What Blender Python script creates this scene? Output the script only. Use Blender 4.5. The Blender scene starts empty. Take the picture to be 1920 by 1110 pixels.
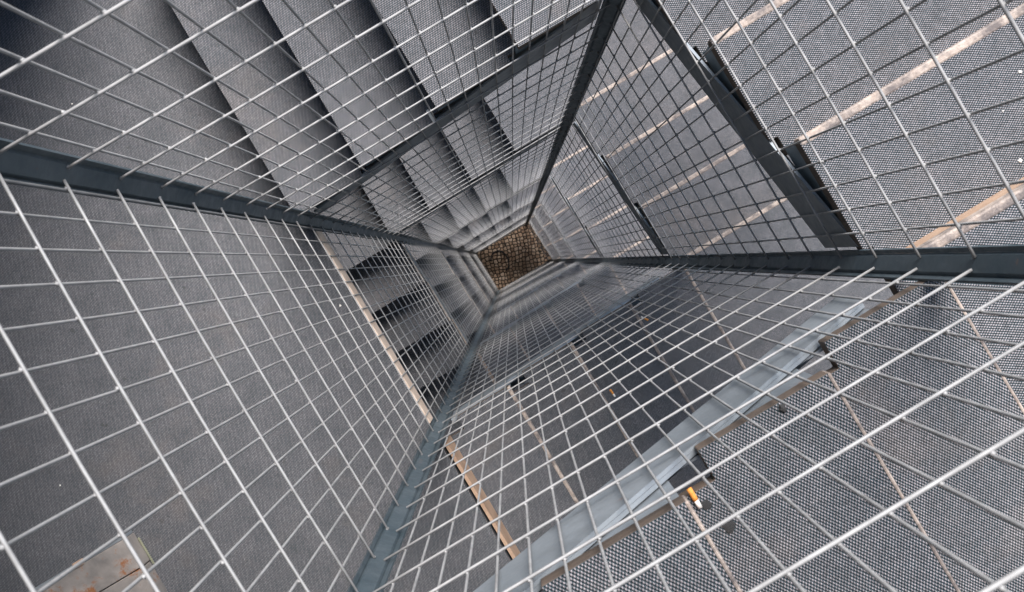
import bpy, math, random
from mathutils import Vector, Matrix
random.seed(7)
SC = bpy.context.scene
# ---------------------------------------------------------------- camera, sky, sun, exposure
TOP = 19.33                                  # the lens is 19.33 m above the cobbles
cam = bpy.data.cameras.new("camera"); cam.sensor_width = 36.0
cam.lens = 36.0 * 1953.3 / 1920; cam.shift_y = -66.6 / 1920
cam.clip_start = 0.05; cam.clip_end = 3000
cam.dof.use_dof = True; cam.dof.focus_distance = 2.9; cam.dof.aperture_fstop = 13
co = bpy.data.objects.new("camera", cam); SC.collection.objects.link(co)
co.location = (0, 0, TOP); co.rotation_euler = (0, 0, -0.5379); SC.camera = co

SUN_EL, SUN_AZ = 50, 36                      # azimuth measured from +Y towards +X
w = bpy.data.worlds.new("World"); SC.world = w; w.use_nodes = True
nt = w.node_tree; bg = nt.nodes['Background']
sky = nt.nodes.new('ShaderNodeTexSky'); sky.sky_type = 'NISHITA'; sky.sun_disc = False
sky.sun_elevation = math.radians(SUN_EL); sky.sun_rotation = math.radians(SUN_AZ)
sky.air_density = 1.0; sky.dust_density = .6; sky.ozone_density = 2.2
nt.links.new(sky.outputs[0], bg.inputs[0]); bg.inputs[1].default_value = 0.105
sd = bpy.data.lights.new("sun", 'SUN'); sd.energy = 3.9; sd.angle = math.radians(36); sd.color = (1.0, .94, .90)
so = bpy.data.objects.new("sun", sd); SC.collection.objects.link(so)
az, el = math.radians(SUN_AZ), math.radians(SUN_EL)
so.rotation_euler = Vector((math.sin(az) * math.cos(el), math.cos(az) * math.cos(el), math.sin(el))).to_track_quat('Z', 'Y').to_euler()
so.location = (20, 20, 40)
SC.view_settings.view_transform = 'Standard'; SC.view_settings.look = 'None'
SC.view_settings.exposure = 1.42; SC.view_settings.gamma = 1

# ---------------------------------------------------------------- helpers
COL = SC.collection
class MB:
    def __init__(s): s.v = []; s.f = []
    def prism(s, poly, z0, z1):              # poly: plan points, z0 < z1 heights
        if sum(a[0]*b[1]-b[0]*a[1] for a, b in zip(poly, poly[1:]+poly[:1])) < 0: poly = poly[::-1]
        n = len(poly); b = len(s.v)
        s.v += [(x, y, z0) for x, y in poly] + [(x, y, z1) for x, y in poly]
        s.f.append(tuple(b + i for i in range(n))[::-1]); s.f.append(tuple(b + n + i for i in range(n)))
        for i in range(n): j = (i + 1) % n; s.f.append((b+i, b+j, b+n+j, b+n+i))
        return s
    def box(s, a, b):
        x0, x1 = sorted((a[0], b[0])); y0, y1 = sorted((a[1], b[1])); z0, z1 = sorted((a[2], b[2]))
        return s.prism([(x0, y0), (x1, y0), (x1, y1), (x0, y1)], z0, z1)
    def hull(s, quad_a, quad_b):             # two 4-point loops joined
        b = len(s.v); s.v += list(quad_a) + list(quad_b)
        s.f += [(b+3, b+2, b+1, b), (b+4, b+5, b+6, b+7)]
        for i in range(4): j = (i+1) % 4; s.f.append((b+i, b+j, b+4+j, b+4+i))
        return s
    def tube(s, pts, r, n=6, cap=True):
        pts = [Vector(p) for p in pts]; b0 = len(s.v)
        for i, p in enumerate(pts):
            t = (pts[min(i+1, len(pts)-1)] - pts[max(i-1, 0)]).normalized()
            a = t.orthogonal() if abs(t.z) < .9 else Vector((1, 0, 0)).cross(t)
            if abs(t.z) < .9: a = Vector((0, 0, 1)).cross(t)
            a.normalize(); c = t.cross(a).normalized()
            for k in range(n):
                an = 2 * math.pi * (k + .5) / n
                s.v.append(tuple(p + a * (r * math.cos(an)) + c * (r * math.sin(an))))
        for i in range(len(pts) - 1):
            for k in range(n):
                k2 = (k + 1) % n; q = b0 + i * n
                s.f.append((q + k, q + k2, q + n + k2, q + n + k))
        if cap:
            s.f.append(tuple(b0 + k for k in range(n))[::-1]); q = b0 + (len(pts)-1)*n
            s.f.append(tuple(q + k for k in range(n)))
        return s
    def blob(s, c, r, sq=1.0):
        b = len(s.v); R = [(0, 0, 1), (1, 0, 0), (0, 1, 0), (-1, 0, 0), (0, -1, 0), (0, 0, -1)]
        s.v += [(c[0]+x*r, c[1]+y*r, c[2]+z*r*sq) for x, y, z in R]
        s.f += [(b, b+1, b+2), (b, b+2, b+3), (b, b+3, b+4), (b, b+4, b+1), (b+5, b+2, b+1), (b+5, b+3, b+2), (b+5, b+4, b+3), (b+5, b+1, b+4)]
        return s
    def build(s, name, m, parent=None, bevel=0, smooth=False):
        me = bpy.data.meshes.new(name); me.from_pydata(s.v, [], s.f); me.update()
        if smooth:
            for p in me.polygons: p.use_smooth = True
        me.materials.append(m); o = bpy.data.objects.new(name, me); COL.objects.link(o)
        if parent:
            o.parent = parent; l = parent_loc(parent)
            for v in me.vertices: v.co -= l
        if bevel:
            md = o.modifiers.new("bevel", 'BEVEL'); md.width = bevel; md.segments = 2; md.limit_method = 'ANGLE'
        return o
LOC = {}
def parent_loc(p):
    l = LOC.get(p.name, Vector((0, 0, 0))).copy()
    return l
def thing(name, label, cat, loc, group=None):
    o = bpy.data.objects.new(name, None); COL.objects.link(o); o.location = loc; LOC[o.name] = Vector(loc)
    o.empty_display_size = .1
    o['label'] = label; o['category'] = cat
    if group: o['group'] = group
    return o
def tag(o, label, cat, group=None):
    o['label'] = label; o['category'] = cat
    if group: o['group'] = group
    return o

# ---------------------------------------------------------------- materials
def mat(name, base=(.5, .5, .5), rough=.6, metal=0.0, spec=.5):
    m = bpy.data.materials.new(name); m.use_nodes = True; b = m.node_tree.nodes['Principled BSDF']
    b.inputs['Base Color'].default_value = (*base, 1); b.inputs['Roughness'].default_value = rough
    b.inputs['Metallic'].default_value = metal; b.inputs['Specular IOR Level'].default_value = spec
    return m, m.node_tree, b
def N(nt, t, **k):
    n = nt.nodes.new(t)
    for a, v in k.items(): setattr(n, a, v)
    return n
def noise(nt, co, scale, detail=4, rough=.55):
    n = N(nt, 'ShaderNodeTexNoise'); n.inputs['Scale'].default_value = scale
    n.inputs['Detail'].default_value = detail; n.inputs['Roughness'].default_value = rough
    nt.links.new(co, n.inputs['Vector']); return n.outputs['Fac']
def ramp(nt, fac, *stops):
    r = N(nt, 'ShaderNodeValToRGB'); e = r.color_ramp.elements
    while len(e) < len(stops): e.new(.5)
    for el_, (p, c) in zip(e, stops): el_.position = p; el_.color = (*c, 1) if len(c) == 3 else c
    nt.links.new(fac, r.inputs['Fac']); return r.outputs['Color']
def mix(nt, fac, a, b, mode='MIX'):
    m = N(nt, 'ShaderNodeMix', data_type='RGBA', blend_type=mode)
    for sock, val in ((m.inputs['Factor'], fac), (m.inputs[6], a), (m.inputs[7], b)):
        if isinstance(val, bpy.types.NodeSocket): nt.links.new(val, sock)
        elif isinstance(val, tuple): sock.default_value = (*val, 1)
        else: sock.default_value = val
    return m.outputs[2]
def mth(nt, op, a, b=None):
    m = N(nt, 'ShaderNodeMath', operation=op)
    for i, val in enumerate((a, b)):
        if val is None: continue
        if isinstance(val, bpy.types.NodeSocket): nt.links.new(val, m.inputs[i])
        else: m.inputs[i].default_value = val
    return m.outputs[0]
def bump(nt, b, h, strength, dist):
    n = N(nt, 'ShaderNodeBump'); n.inputs['Strength'].default_value = strength; n.inputs['Distance'].default_value = dist
    nt.links.new(h, n.inputs['Height']); nt.links.new(n.outputs[0], b.inputs['Normal'])

def tread_material(name, swap):
    """Anti-slip deck board: dark film pressed with a close lattice of raised dots worn pale on top."""
    m, nt, b = mat(name, rough=.5)
    co_ = N(nt, 'ShaderNodeNewGeometry').outputs['Position']
    sp = N(nt, 'ShaderNodeSeparateXYZ'); nt.links.new(co_, sp.inputs[0])
    px, py = (sp.outputs[1], sp.outputs[0]) if swap else (sp.outputs[0], sp.outputs[1])
    cx = mth(nt, 'COSINE', mth(nt, 'MULTIPLY', px, 2 * math.pi / .0051))
    cy = mth(nt, 'COSINE', mth(nt, 'MULTIPLY', py, 2 * math.pi / .0076))
    dots = mth(nt, 'MULTIPLY', cx, cy)
    n1 = noise(nt, co_, 2.3, 5, .6); n2 = noise(nt, co_, 330, 2, .6); n3 = noise(nt, co_, 14, 6, .65)
    jit = mth(nt, 'ADD', dots, mth(nt, 'MULTIPLY', mth(nt, 'SUBTRACT', n2, .5), 1.3))
    k = ramp(nt, jit, (.05, (0, 0, 0)), (.62, (1, 1, 1)))
    low = ramp(nt, n1, (.3, (.005, .019, .026)), (.7, (.009, .023, .029)))
    high = ramp(nt, n3, (.3, (.190, .172, .178)), (.7, (.320, .288, .298)))
    c = mix(nt, k, low, high)
    spots = ramp(nt, noise(nt, co_, 31, 2, .5), (.24, (1, 1, 1)), (.27, (0, 0, 0)))
    c = mix(nt, mth(nt, 'MULTIPLY', spots, .55), c, (.02, .022, .02))
    dust = ramp(nt, noise(nt, co_, 3.1, 8, .7), (.56, (0, 0, 0)), (.74, (1, 1, 1)))
    c = mix(nt, mth(nt, 'MULTIPLY', dust, .28), c, (.17, .135, .11))
    g_ = ramp(nt, noise(nt, co_, 120, 3, .8), (.3, (.62, .62, .62)), (.7, (1.25, 1.25, 1.25)))
    c = mix(nt, 1.0, c, g_, 'MULTIPLY')
    nt.links.new(c, b.inputs['Base Color'])
    bump(nt, b, dots, .8, .0012)
    return m
M = {}
M['tread'] = tread_material('anti_slip_board', False)
M['tread_cross'] = tread_material('anti_slip_board_cross_grain', True)

def wood(name, c0, c1):
    m, nt, b = mat(name, rough=.75); co_ = N(nt, 'ShaderNodeNewGeometry').outputs['Position']
    n = noise(nt, co_, 9, 7, .7); n2 = noise(nt, co_, 90, 3, .6)
    c = ramp(nt, n, (.3, c0), (.7, c1)); c = mix(nt, mth(nt, 'MULTIPLY', n2, .45), c, tuple(x * .45 for x in c0))
    nt.links.new(c, b.inputs['Base Color']); bump(nt, b, n2, .35, .002); return m
M['wood'] = wood('bare_plywood', (.25, .155, .10), (.46, .32, .22))
M['board_edge'] = wood('board_edge', (.05, .038, .03), (.13, .095, .07))
M['wood_pale'] = wood('weathered_edge', (.36, .28, .22), (.58, .48, .40))

def steel(name, c0, c1, rough, metal, rust=0.0, scale=6):
    m, nt, b = mat(name, rough=rough, metal=metal); co_ = N(nt, 'ShaderNodeNewGeometry').outputs['Position']
    n = noise(nt, co_, scale, 6, .65); c = ramp(nt, n, (.3, c0), (.72, c1))
    if rust:
        r = ramp(nt, noise(nt, co_, 11, 8, .75), (.66 - rust * .2, (0, 0, 0)), (.74 - rust * .2, (1, 1, 1)))
        c = mix(nt, r, c, (.20, .085, .035)); nt.links.new(mth(nt, 'SUBTRACT', metal, mth(nt, 'MULTIPLY', r, metal)), b.inputs['Metallic'])
    nt.links.new(c, b.inputs['Base Color'])
    rr = ramp(nt, noise(nt, co_, 40, 3, .6), (.3, (rough-.1,)*3), (.7, (min(1, rough+.15),)*3)); nt.links.new(rr, b.inputs['Roughness'])
    bump(nt, b, noise(nt, co_, 130, 3, .6), .15, .001); return m
def worn_edge():
    m, nt, b = mat('worn_nosing', rough=.75); co_ = N(nt, 'ShaderNodeNewGeometry').outputs['Position']
    w_ = ramp(nt, noise(nt, co_, 14, 8, .75), (.44, (0, 0, 0)), (.60, (1, 1, 1)))
    c = ramp(nt, noise(nt, co_, 70, 4, .7), (.3, (.23, .18, .145)), (.7, (.42, .36, .31)))
    c = mix(nt, w_, c, (.10, .085, .08)); nt.links.new(c, b.inputs['Base Color']); bump(nt, b, noise(nt, co_, 200, 3, .6), .5, .002); return m
M['worn'] = worn_edge()
M['wire'] = steel('galvanised_wire', (.20, .20, .197), (.33, .33, .326), .6, .2, scale=25)
M['post'] = steel('grey_painted_steel', (.045, .07, .085), (.105, .13, .145), .5, .45, rust=.12)
M['stringer'] = steel('galvanised_plate', (.15, .17, .185), (.25, .275, .295), .5, .35, rust=.02, scale=3)
M['skirt'] = steel('dark_steel', (.10, .14, .17), (.17, .22, .26), .5, .2)
M['sheet'] = steel('stained_sheet_metal', (.20, .19, .18), (.40, .36, .33), .5, .5, rust=.55, scale=9)

def cobble_material():
    m, nt, b = mat('cobbles', rough=.8); co_ = N(nt, 'ShaderNodeNewGeometry').outputs['Position']
    wv = N(nt, 'ShaderNodeTexNoise'); wv.inputs['Scale'].default_value = 1.6; nt.links.new(co_, wv.inputs['Vector'])
    add = N(nt, 'ShaderNodeVectorMath', operation='MULTIPLY_ADD'); add.inputs[1].default_value = (.16, .16, 0)
    nt.links.new(wv.outputs['Color'], add.inputs[0]); nt.links.new(co_, add.inputs[2])
    rot = N(nt, 'ShaderNodeVectorRotate'); rot.inputs['Angle'].default_value = .35; nt.links.new(add.outputs[0], rot.inputs['Vector'])
    ve = N(nt, 'ShaderNodeTexVoronoi', feature='DISTANCE_TO_EDGE'); vc = N(nt, 'ShaderNodeTexVoronoi', feature='F1')
    for v in (ve, vc):
        v.inputs['Scale'].default_value = 15; v.inputs['Randomness'].default_value = .42; nt.links.new(rot.outputs[0], v.inputs['Vector'])
    sp = N(nt, 'ShaderNodeSeparateXYZ'); nt.links.new(vc.outputs['Color'], sp.inputs[0])
    stone = ramp(nt, sp.outputs[0], (0, (.30, .19, .12)), (.5, (.52, .36, .24)), (1, (.70, .54, .40)))
    stone = mix(nt, mth(nt, 'MULTIPLY', noise(nt, co_, 60, 4, .7), .5), stone, (.12, .075, .05))
    joint = ramp(nt, ve.outputs['Distance'], (.06, (0, 0, 0)), (.17, (1, 1, 1)))
    c = mix(nt, joint, (.018, .014, .010), stone)
    moss = ramp(nt, noise(nt, co_, 1.3, 4, .6), (.5, (0, 0, 0)), (.68, (1, 1, 1)))
    c = mix(nt, mth(nt, 'MULTIPLY', moss, .5), c, (.05, .045, .03))
    nt.links.new(c, b.inputs['Base Color']); bump(nt, b, joint, .8, .02); return m
M['cobble'] = cobble_material()
M['rubber'] = mat('black_rubber', (.02, .02, .02), .6)[0]
M['filter'] = mat('cigarette_cork_paper', (.62, .25, .045), .8)[0]
M['paper'] = mat('cigarette_paper', (.72, .68, .62), .8)[0]
M['ash'] = mat('ash', (.02, .02, .02), .95)[0]
M['leaf'] = wood('dry_leaf', (.30, .12, .03), (.62, .30, .07))
M['pebble'] = mat('white_crumb', (.70, .68, .62), .8)[0]
M['web'] = mat('dusty_twig', (.05, .045, .04), .9)[0]
M['lichen'] = wood('lichen', (.12, .13, .09), (.22, .22, .15))
M['tape'] = mat('cream_clip', (.68, .66, .58), .6)[0]

# ---------------------------------------------------------------- the well (plan) and the levels (metres below the lens)
A, B, C, D = .4892, .5687, .4382, .3470      # distance of the left, right, top, bottom mesh from the lens axis
ED = .015                                    # boards stop this far behind the mesh
WID = .95
NT = [-.495, -.233, .035, .290]              # nosings on the top flight (u)
NR = [.455, .180, -.083, -.350]              # nosings on the right flight (v)
NB = [.570, .300, .032, -.230, -.490]        # nosings on the bottom flight (u)
LV0 = [3.37, 3.165, 2.975, 2.775, 2.63, 2.34, 2.15, 1.98, 1.81, 1.64, 1.46, 1.277, 1.10, .92]
LV1 = [5.84, 5.66, 5.48, 5.30, 5.12, 4.76, 4.56, 4.41, 4.26, 4.09, 3.92, 3.74, 3.56, 3.37]
LL1 = [6.55, 6.38, 6.20, 6.02, 5.84]         # left flight of the second turn: corner, three treads, corner
NL = [-.385, -.120, .150, .425]              # nosings on the left flight (v)
H = 3.15
TH = .034
ORD = ['topmost', 'second', 'third', 'fourth', 'fifth', 'lowest']
def z(d): return TOP - d

def tread(parent, poly, d, m, nose=None):
    o = MB().prism(poly, z(d) - TH, z(d)).build('tread', M[m], parent, bevel=.002)
    o.data.materials.append(M['board_edge'])
    for p in o.data.polygons:
        if abs(p.normal.z) < .5: p.material_index = 1
    if nose:
        (x0, y0), (x1, y1) = nose
        n = MB().box((x0, y0, z(d) - TH - .001), (x1, y1, z(d) + .0015)).build('nosing', M['worn'], None, bevel=.004)
        n.parent = o; l = parent_loc(parent)
        for v in n.data.vertices: v.co -= l
    return o
def notch(poly_kind): pass

def riser(parent, a, b, d_top, d_bot):
    MB().box((a[0], a[1], z(d_bot)), (b[0], b[1], z(d_top) - TH - .001)).build('riser', M['wood'], parent)

def stringer(parent, wall, s0, s1, d0, d1, h0, h1):
    """Sloped channel along the well: top edge depth d0 at s0, d1 at s1, web heights h0, h1."""
    def P(s, off, d):
        return {'T': (s, C + off, z(d)), 'B': (s, -D - off, z(d)), 'R': (B + off, s, z(d)), 'L': (-A - off, s, z(d))}[wall]
    m = MB()
    m.hull([P(s0, .014, d0), P(s0, .020, d0), P(s0, .020, d0+h0), P(s0, .014, d0+h0)],
           [P(s1, .014, d1), P(s1, .020, d1), P(s1, .020, d1+h1), P(s1, .014, d1+h1)])
    if wall == 'B': m.hull([P(s0, .0205, d0), P(s0, .027, d0), P(s0, .027, d0+.008), P(s0, .0205, d0+.008)],
           [P(s1, .0205, d1), P(s1, .027, d1), P(s1, .027, d1+.008), P(s1, .0205, d1+.008)])
    m.hull([P(s0, .0205, d0+h0-.008), P(s0, .070, d0+h0-.008), P(s0, .070, d0+h0), P(s0, .0205, d0+h0)],
           [P(s1, .0205, d1+h1-.008), P(s1, .070, d1+h1-.008), P(s1, .070, d1+h1), P(s1, .0205, d1+h1)])
    return m.build('stringer', M['stringer'], parent)
def outer_stringer(parent, wall, s0, s1, d0, d1):
    def P(s, off, d):
        return {'T': (s, C + off, z(d)), 'B': (s, -D - off, z(d)), 'R': (B + off, s, z(d)), 'L': (-A - off, s, z(d))}[wall]
    o1, o2 = WID + .02, WID + .035
    MB().hull([P(s0, o1, d0), P(s0, o2, d0), P(s0, o2, d0+.28), P(s0, o1, d0+.28)],
              [P(s1, o1, d1), P(s1, o2, d1), P(s1, o2, d1+.28), P(s1, o1, d1+.28)]).build('outer_stringer', M['stringer'], parent)

OV = .022     # a board runs this far under the next one's nosing
def flight_T(t, L):
    g = thing('stair_flight', f'{ORD[t]} flight behind the upper mesh side, dark textured treads rising towards the dark upper post', 'stair flight', (0, C + ED, z(L[0])), 'stair flights round the well')
    y0, y1 = C + ED, C + ED + WID
    for i in range(4):
        x0 = NT[i]; d = L[i+1]
        if i < 3:
            x1 = NT[i+1] + OV; q = NT[i+1]
            poly = [(x0, y0), (q - .022, y0), (q - .022, y0 + .020), (x1, y0 + .020), (x1, y1), (x0, y1)]
        else:
            x1 = B + ED + WID; poly = [(x0, y0), (B + ED, y0), (B + ED, NR[0] - OV), (x1, NR[0] - OV), (x1, y1), (x0, y1)]
        tread(g, poly, d, 'tread')
        riser(g, (x0 + .012, y0 + .04), (x0 + .021, y1), d, L[i] )
    s = stringer(g, 'T', -A + .030, B - .030, L[1] + .135, L[4] - .01, .10, .25)
    for i in range(4):
        e = NT[i+1] if i < 3 else B - .030
        MB().box((max(NT[i], -A + .030) + .002, C + .030, z(L[i+1]) - TH - .002), (e - .002, C + .034, z(L[i+1]) - .16)).build('side_plate', M['skirt'], g)
    outer_stringer(g, 'T', -A, B + WID, L[1], L[4])
    return g
def flight_R(t, L):
    g = thing('stair_flight', f'{ORD[t]} flight behind the right mesh side, pale worn treads rising towards the right post', 'stair flight', (B + ED, 0, z(L[4])), 'stair flights round the well')
    x0, x1 = B + ED, B + ED + WID
    for i in range(4):
        v0 = NR[i]; d = L[5+i]
        if i < 3:
            q = NR[i+1]
            poly = [(x0, v0), (x0, q + .022), (x0 + .018, q + .022), (x0 + .018, q - OV), (x1, q - OV), (x1, v0)]
        else:
            yb = -D - ED - WID
            poly = [(x0, v0), (x0, -D - ED), (NB[0] - OV, -D - ED), (NB[0] - OV, yb), (x1, yb), (x1, v0)]
            poly = [(x0, v0), (x1, v0), (x1, yb), (NB[0] - OV, yb), (NB[0] - OV, -D - ED - .0), (x0, -D - ED - .0)]
        tread(g, poly, d, 'tread_cross', ((x0 + .001, v0 - .014), (x1, v0 + .004)))
        riser(g, (x0 + .04, v0 - .012), (x1, v0 - .021), d, L[4+i])
    stringer(g, 'R', C - .030, -D + .030, L[5] + .12, L[7] + .015, .10, .21)
    for i in range(3):
        a = min(NR[i], C - .030); e = max(NR[i+1], -D + .030)
        MB().box((B + .030, a - .002, z(L[5+i]) - TH - .002), (B + .034, e + .002, z(L[5+i]) - .16)).build('side_plate', M['skirt'], g)
    outer_stringer(g, 'R', C + WID, -D - WID, L[4], L[8])
    return g
def flight_B(t, L):
    g = thing('stair_flight', f'{ORD[t]} flight behind the lower mesh side, treads with tan wooden risers rising towards the landing', 'stair flight', (0, -D - ED, z(L[8])), 'stair flights round the well')
    y0, y1 = -D - ED, -D - ED - WID
    for i in range(4):
        x0 = NB[i]; d = L[9+i]; q = NB[i+1]
        poly = [(x0, y0), (q + .055, y0), (q + .055, y0 - .048), (q - OV, y0 - .048), (q - OV, y1), (x0, y1)]
        tread(g, poly, d, 'tread', ((x0 - (.003 if t == 0 else .010), y0 - .001), (x0 + .003, y1)))
        riser(g, (x0 - .012, y0 - .042), (x0 - .021, y1), d, L[8+i])
    riser(g, (NB[4] - .012 + .004, y0 - .042), (NB[4] - .001 + .004, y1), L[13], L[12])
    stringer(g, 'B', B - .095, -A + .030, L[9] + .126, L[12] + .015, .14, .19)
    for i in range(4):
        a = min(NB[i], B - .095); e = max(NB[i+1], -A + .030)
        MB().box((a - .002, -D - .030, z(L[9+i]) - TH - .002), (e + .002, -D - .034, z(L[9+i]) - .19)).build('side_plate', M['stringer'], g)
    outer_stringer(g, 'B', B + WID, -A, L[9], L[13])
    return g
LANDN = ['uppermost', 'second', 'third', 'fourth', 'fifth', 'sixth', 'lowest']
def landing(t, d, back=0):
    g = thing('landing', f'{LANDN[t]} flat dark textured landing left of the well, counted down from the lens' if t else 'uppermost landing, level with the lens', 'landing', (-A - ED, 0, z(d)), 'landings on the left of the well')
    x0, x1 = -A - ED - back, -A - ED - 1.48
    y1, y0 = C + ED + 1.2, -D - ED - WID
    MB().box((x1, y0, z(d) - TH), (x0, y1, z(d))).build('deck', M['tread'], g, bevel=.003)
    MB().box((x0 + .001, -D + .030, z(d) - .105), (x0 + .009, C - .030, z(d) - .004)).build('edge_board', M['wood_pale'], g, bevel=.002)
    MB().box((x0 - .012, y0, z(d) - .20), (x0 - .004, y1, z(d) - TH - .001)).build('edge_beam', M['skirt'], g)
    for yy in (-1.1, 0.0, 1.2):
        MB().box((x1, yy - .03, z(d) - .16), (x0 - .02, yy + .03, z(d) - TH - .001)).build('joist', M['skirt'], g)
    return g

def flight_L(t):
    L = LL1
    g = thing('stair_flight', f'{ORD[t]} flight behind the left mesh side, shaded treads below the landing', 'stair flight', (-A - ED, 0, z(L[0])), 'stair flights round the well')
    x0, x1 = -A - ED, -A - ED - WID
    yb, yt = -D - ED - WID, C + ED + WID
    tread(g, [(NB[4], -D - ED), (NB[4], yb), (x1, yb), (x1, NL[0] + OV), (x0, NL[0] + OV), (x0, -D - ED)], L[0], 'tread_cross', ((NB[4] - .007, yb), (NB[4] + .003, -D - ED - .001)))
    for i in range(3):
        q = NL[i+1]
        tread(g, [(x0, NL[i]), (x0, q + OV), (x1, q + OV), (x1, NL[i])], L[i+1], 'tread_cross')
        riser(g, (x0 - .012, NL[i] + .012), (x1, NL[i] + .021), L[i+1], L[i])
        MB().box((x0 + .001, max(NL[i], -D + .045) + .001, z(L[i+1]) - .075), (x0 + .006, min(q, C - .045) - .001, z(L[i+1]) - .003)).build('edge_board', M['wood_pale'], g)
    tread(g, [(x0, NL[3]), (x0, C + ED), (NT[0] + OV, C + ED), (NT[0] + OV, yt), (x1, yt), (x1, NL[3])], L[4], 'tread_cross')
    riser(g, (x0 - .012, NL[3] + .012), (x1, NL[3] + .021), L[4], L[3])
    stringer(g, 'L', -D + .045, C - .045, L[0] - .05, L[3] - .02 + .08, .18, .18)
    outer_stringer(g, 'L', yb, yt, L[0], L[4])
    return g

def copy_tree(o, parent=None):
    c = o.copy(); COL.objects.link(c)
    if parent: c.parent = parent
    for ch in list(KIDS.get(o.name, [])): copy_tree(ch, c)
    return c
f0 = [flight_T(0, LV0), flight_R(0, LV0), flight_B(0, LV0)]
f1 = [flight_T(1, LV1), flight_R(1, LV1), flight_B(1, LV1), flight_L(1)]
l0 = landing(0, .92, .17); l1 = landing(1, 3.37)
KIDS = {}
for o in COL.objects:
    if o.parent: KIDS.setdefault(o.parent.name, []).append(o)
for t in range(2, 6):
    for g in f1:
        c = copy_tree(g); c.location.z -= H * (t - 1)
        c['label'] = g['label'].replace(ORD[1], ORD[t], 1).replace(' below the landing', ' lower down the shaft')

# ---------------------------------------------------------------- mesh sides of the well
Z0, PH = 1.2853, .2
KT, KB = -5, 89
rnd = random.Random(3)
ampl = {wl: [rnd.uniform(-.004, .009) for _ in range(12)] for wl in 'TRBL'}
def bow(wl, s01, d):
    k = d / 2.65; i = int(k); fr = k - i
    return ampl[wl][i] * math.sin(math.pi * fr) ** 2 * math.sin(math.pi * min(1, max(0, s01)))
def wallpt(wl, s, off, d):
    if wl == 'T': return (s, C + off, z(d))
    if wl == 'B': return (s, -D - off, z(d))
    if wl == 'R': return (B + off, s, z(d))
    return (-A - off, s, z(d))
SPAN = {'T': (-A, B), 'B': (-A, B), 'R': (-D, C), 'L': (-D, C)}
START = {'T': -A + .0065, 'B': -A + .2553 - .25, 'R': -D + .1127 - .10, 'L': C - .0252 - .75}
WL = {'T': 'steel wire mesh along the upper side of the well, before the dark step ends',
      'R': 'steel wire mesh along the right side of the well, its upright wires dark',
      'B': 'steel wire mesh along the lower side of the well, over tan risers',
      'L': 'steel wire mesh along the left side of the well, over the flat landing'}
def mesh_side(wl):
    s0, s1 = SPAN[wl]; mid = (s0 + s1) / 2
    g = thing('mesh_screen', WL[wl], 'wire mesh', wallpt(wl, mid, 0, Z0 + KB * PH), 'mesh screens of the stairwell')
    rm = MB(); vm = MB()
    for k in range(KT, KB + 1):
        d = Z0 + k * PH; n = 9; e = .0125; dj = rnd.uniform(-.0015, .0015)
        pts = []
        for i in range(n):
            s = s0 + e + (s1 - s0 - 2 * e) * i / (n - 1); s01 = (s - s0) / (s1 - s0)
            pts.append(wallpt(wl, s, bow(wl, s01, d) * 1.0, d + dj + rnd.uniform(-.0006, .0006)))
        rm.tube(pts, .0024, 6 if d < 7 else 4)
        if d < 5:
            for s in (s0 + e + .001, s1 - e - .001):
                if rnd.random() < .6: rm.blob(wallpt(wl, s, .001, d + .002), .0038 + rnd.random() * .0012)
    s = START[wl] + .05
    while s < s1 - .012:
        if s > s0 + .03:
            j = rnd.uniform(-.0012, .0012); ph = rnd.uniform(0, 6.28); pts = []
            d = Z0 + KT * PH - .05
            while d <= Z0 + KB * PH + .05:
                s01 = (s - s0) / (s1 - s0)
                pts.append(wallpt(wl, s + j + .0011 * math.sin(d * 1.3 + ph), .0056 + bow(wl, s01, d), d)); d += .2
            vm.tube(pts, .0022, 5)
        s += .05
    k = KT
    while Z0 + k * PH < 3.3:
        s = START[wl] + .05
        while s < s1 - .012:
            if s > s0 + .03:
                d = Z0 + k * PH; s01 = (s - s0) / (s1 - s0)
                rm.blob(wallpt(wl, s + rnd.uniform(-.001, .001), .0030 + bow(wl, s01, d), d + rnd.uniform(-.0005, .003)), rnd.uniform(.0034, .0046), 1.1)
            s += .05
        k += 1
    vm.build('upright_wires', M['wire'], g, smooth=True)
    rm.build('level_wires', M['wire'], g, smooth=True)
for wl in 'TRBL': mesh_side(wl)

# ---------------------------------------------------------------- corner posts
def post(cx, cy, d1, d2, label):
    g = thing('corner_post', label, 'post', (cx, cy, 0), 'corner posts of the stairwell')
    def P(a, b): return (cx + d1[0]*a + d2[0]*b, cy + d1[1]*a + d2[1]*b)
    top, bot = z(.15), 0.0
    MB().prism([P(.0145, -.004), P(-.004, .0145), P(-.0125, .0145), P(-.0125, -.0125), P(.0145, -.0125)], bot, top).build('angle_bar', M['post'], g)
    MB().prism([P(.0160, -.0100), P(.0265, -.0100), P(.0265, -.0138), P(.0160, -.0138)], bot, top).build('flange', M['post'], g)
    MB().prism([P(-.0100, .0160), P(-.0100, .0240), P(-.0138, .0240), P(-.0138, .0160)], bot, top).build('flange', M['post'], g)
    return g
post(-A, C, (1, 0), (0, -1), 'grey blue steel post at the left corner of the well, rust specks at its welds')
post(B, C, (-1, 0), (0, -1), 'darkest steel post, at the upper corner of the well')
post(B, -D, (-1, 0), (0, 1), 'dark steel post running to the right edge of the picture')
post(-A, -D, (1, 0), (0, 1), 'pale steel post at the lower corner of the well')

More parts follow.
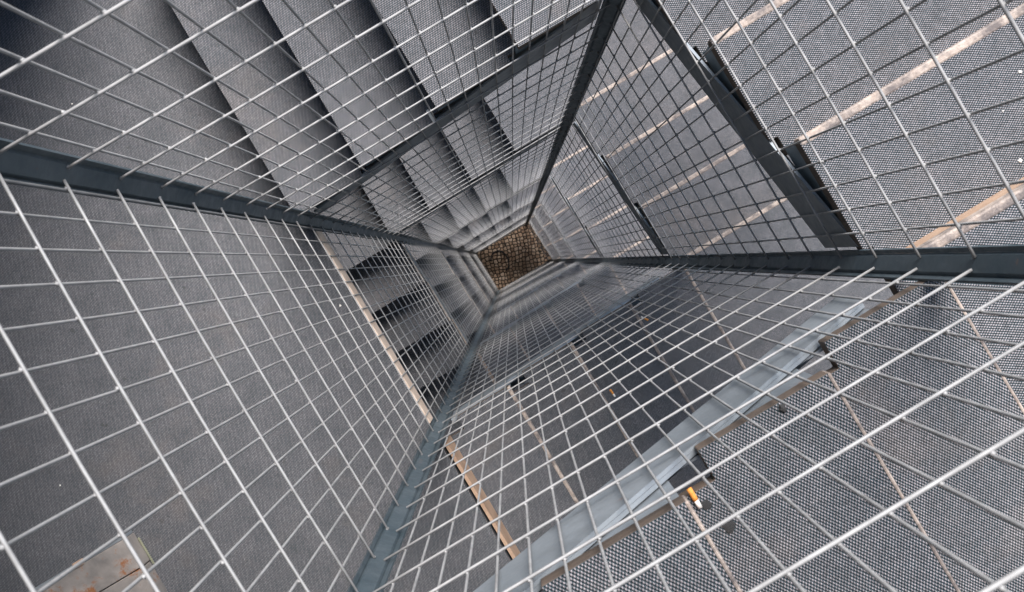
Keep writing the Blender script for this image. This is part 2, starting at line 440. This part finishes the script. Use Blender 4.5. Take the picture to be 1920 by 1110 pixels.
# ---------------------------------------------------------------- ground
g = MB()
g.v = [(-900, -900, 0), (900, -900, 0), (900, 900, 0), (-900, 900, 0)]; g.f = [(0, 1, 2, 3)]
o = g.build('ground', M['cobble']); o['kind'] = 'structure'
hose = MB(); pts = []
for i in range(26):
    a = i / 25; ang = 2.7 - 4.3 * a
    pts.append((-.19 + .17 * math.cos(ang) * (1 - .25 * a), .10 + .20 * math.sin(ang), .016))
hose.tube(pts, .014, 8)
tag(hose.build('hose', M['rubber'], smooth=True), 'dark hose curled on the cobbles at the bottom of the well', 'hose')

# ---------------------------------------------------------------- the house the landings lead to, and unseen blockers added to shade the stairs
def plaster():
    m, nt, b = mat('weathered_render', rough=.9); co_ = N(nt, 'ShaderNodeNewGeometry').outputs['Position']
    c = ramp(nt, noise(nt, co_, 1.4, 7, .65), (.3, (.09, .10, .11)), (.7, (.17, .18, .19)))
    nt.links.new(c, b.inputs['Base Color']); bump(nt, b, noise(nt, co_, 70, 4, .6), .4, .004); return m
M['plaster'] = plaster()
M['door'] = steel('dark_door_paint', (.05, .07, .08), (.09, .11, .12), .5, .0)
hb = thing('building', 'grey rendered house wall that the landings lead to', 'building', (-2.0, 0, 0))
XW = -A - ED - 1.50
MB().box((XW - 8, -7, 0), (XW, 7, TOP + 9.0)).build('wall', M['plaster'], hb)  # out of view; height raised to cut sky light from the left
YW = -D - ED - WID - 1.3
MB().box((XW + .002, YW - 6, 0), (6.5, YW, TOP + 9.0)).build('added_shade_wing', M['plaster'], hb)  # unseen wing, added to darken the lower side of the stairs
MB().box((XW - 8.3, -7.3, TOP + 9.0), (XW + .25, 7.3, TOP + 9.25)).build('roof', M['skirt'], hb)
MB().box((XW + .252, YW - 6.3, TOP + 9.0), (6.8, YW + .25, TOP + 9.25)).build('roof', M['skirt'], hb)  # caps the added wing
MB().box((XW + .002, C + ED + WID + .02, 0), (-.42, 1.69, z(3.37) - .30)).build('added_shade_wall', M['plaster'], hb)  # unseen, added to darken the left flight under the landing
MB().box((XW + .002, 1.70, 0), (-.56, 2.0, TOP + 2.39)).build('added_shade_wall', M['plaster'], hb)  # unseen, added to shade the landing and the left flight
MB().box((XW + .003, YW + .003, TOP + 2.4), (-.85, 1.69, TOP + 2.55)).build('added_shade_canopy', M['skirt'], hb)  # unseen slab overhead, added to dim sky light on the left
for (x0, y0, x1, y1, h, lab) in [(11, -9, 19, 16, 11.5, 'grey unseen block added east of the stair tower to shade it'), (-9, 11, 10.9, 19, 9.0, 'grey unseen block added north of the stair tower to shade it')]:  # unseen blocks, added to keep light off the lower shaft
    shade_block = thing('building', lab, 'building', ((x0 + x1) / 2, (y0 + y1) / 2, 0))
    MB().box((x0, y0, 0), (x1, y1, h)).build('wall', M['plaster'], shade_block)
    MB().box((x0 - .3, y0 - .3, h + .002), (x1 + .3, y1 + .3, h + .25)).build('roof', M['skirt'], shade_block)
for dz in [3.37]:
    dr = MB().box((XW + .001, .25, z(dz) + .002), (XW + .045, 1.15, z(dz) + 2.02)).build('door', M['door'], hb, bevel=.004)
    hd = MB().tube([(XW + .046, .33, z(dz) + 1.02), (XW + .09, .33, z(dz) + 1.02), (XW + .09, .45, z(dz) + 1.02)], .009, 8).build('handle', M['wire'], None)
    hd.parent = dr
    for v in hd.data.vertices: v.co -= Vector((-2.0, 0, 0))
# ---------------------------------------------------------------- small things
def butt(x, y, d, ang, label, L=.019, burnt=True):
    g = thing('cigarette_butt', label, 'cigarette butt', (x, y, z(d)), 'cigarette butts on the stairs')
    u = Vector((math.cos(ang), math.sin(ang), 0)); p = Vector((x, y, z(d) + .0052))
    MB().tube([p, p + u * L * .36, p + u * L * .7, p + u * L], .0040, 10).build('filter', M['filter'], g, smooth=True)
    q = p + u * (L + .0003)
    MB().tube([q, q + u * .006 + Vector((0, .0008, 0)), q + u * .011 + Vector((0, -.0006, -.0008))], .0036, 8).build('paper', M['paper'], g, smooth=True)
    return g
butt(.049, -.400, 1.46, -1.57, 'orange cigarette butt on the nearest lower tread beside the square gap')
butt(.065, -.578, 3.74 + .001, -1.50, 'yellow orange cigarette butt at a tan riser on the second flight down')

butt(.325, -.455, 3.92 + .001, 2.2, 'small orange cigarette butt on the upper end of a tan edge, second flight down')
def speck(x, y, d, r_, mname, label, name, cat, grp, fl=.5):
    m = MB(); n = 9; a0 = rnd.random() * 6
    ring = [(math.cos(a0 + 6.283 * i / n) * r_ * rnd.uniform(.6, 1.1), math.sin(a0 + 6.283 * i / n) * r_ * rnd.uniform(.5, 1.1)) for i in range(n)]
    b = [(x + px * .95, y + py * .95, z(d) + .0006) for px, py in ring]; t_ = [(x + px * .6, y + py * .6, z(d) + r_ * fl) for px, py in ring]
    m.v = b + t_ + [(x, y, z(d) + r_ * fl * 1.25)]
    for i in range(n):
        j = (i + 1) % n; m.f += [(i, j, n + j, n + i), (n + i, n + j, 2 * n)]
    m.f.append(tuple(range(n))[::-1])
    return tag(m.build(name, M[mname]), label, cat, grp)
for x, y, d, r_, l in [(1.013, -.187, 1.98, .0055, 'pale crumb near the right edge of the picture, the upper one'),
                       (.947, -.234, 1.98, .003, 'tiny pale crumb between the two larger ones on the right flight'),
                       (.926, -.332, 1.98, .007, 'pale crumb beside the tan riser at the right edge'),
                       (-.552, .159, 3.37, .007, 'white crumb near the landing edge behind the left mesh'),
                       (-1.628, .124, 3.37, .005, 'white speck at the left edge of the landing'),
                       (-1.303, .282, 3.37, .005, 'white speck in the middle of the landing'),
                       (-.963, 1.164, 3.37, .005, 'white speck on the landing above the left post'),
                       (.10, -.70, 1.46, .004, 'white speck on the near tread below the cigarette butt')]:
    speck(x, y, d, r_ * .7, 'pebble', l, 'crumb', 'crumb', 'crumbs lying on the boards')
for x, y, d, r_, l in [(.219, -.372, 1.46, .008, 'black lump at the edge of a near lower tread'),
                       (.952, .394, 4.93, .016, 'dark lump on the second right hand flight'),
                       (.059, -.433, 1.46, .009, 'black ash smudge beside the orange cigarette butt'),
                       (.070, -.475, 1.46, .012, 'black ash smudge further from the orange cigarette butt')]:
    speck(x, y, d, r_, 'ash', l, 'dirt_clod', 'dirt', 'dark dirt on the treads', .12 if 'ash' in l else .6)
tw = MB()
for i in range(6):
    a = i * 1.05 + .3; p0 = Vector((1.028, .856, z(5.32) + .006)); q = p0 + Vector((math.cos(a), math.sin(a), .0)) * rnd.uniform(.03, .06)
    tw.tube([p0, (p0 + q) / 2 + Vector((0, 0, .008)), q], .0018, 5)
tag(tw.build('twig', M['web']), 'dark spidery twig on the corner tread beside the upper post', 'twig')
cl = MB().box((.008, C + ED - .001, z(2.975) - .006), (.016, C + ED + .040, z(2.975) + .003))
tag(cl.build('clip', M['tape'], bevel=.001), 'small cream clip at the end of a top tread, by the dark gap', 'clip')
# sheet metal threshold on the landing, at the house door
g = thing('threshold_plate', 'rust stained sheet metal plate lying on the landing in the lower left corner', 'metal plate', (-1.65, -.25, z(3.37)))
zt = z(3.30)
MB().box((-1.94, -.232, z(3.37) + .001), (-1.500, -.128, zt)).build('plate', M['sheet'], g, bevel=.003)
MB().box((-1.94, -.60, z(3.37) + .001), (-1.503, -.2345, zt - .003)).build('plate', M['sheet'], g, bevel=.003)
MB().box((-1.94, -.1275, z(3.37) + .001), (-1.502, -.118, zt - .012)).build('rim', M['stringer'], g, bevel=.002)
MB().box((-1.690, -.131, zt - .0115), (-1.655, -.112, zt + .004)).build('bracket', M['wood'], g, bevel=.002)
MB().box((-1.4995, -.25, z(3.37) + .001), (-1.492, -.150, z(3.37) + .006)).build('seal', M['lichen'], g, bevel=.002)
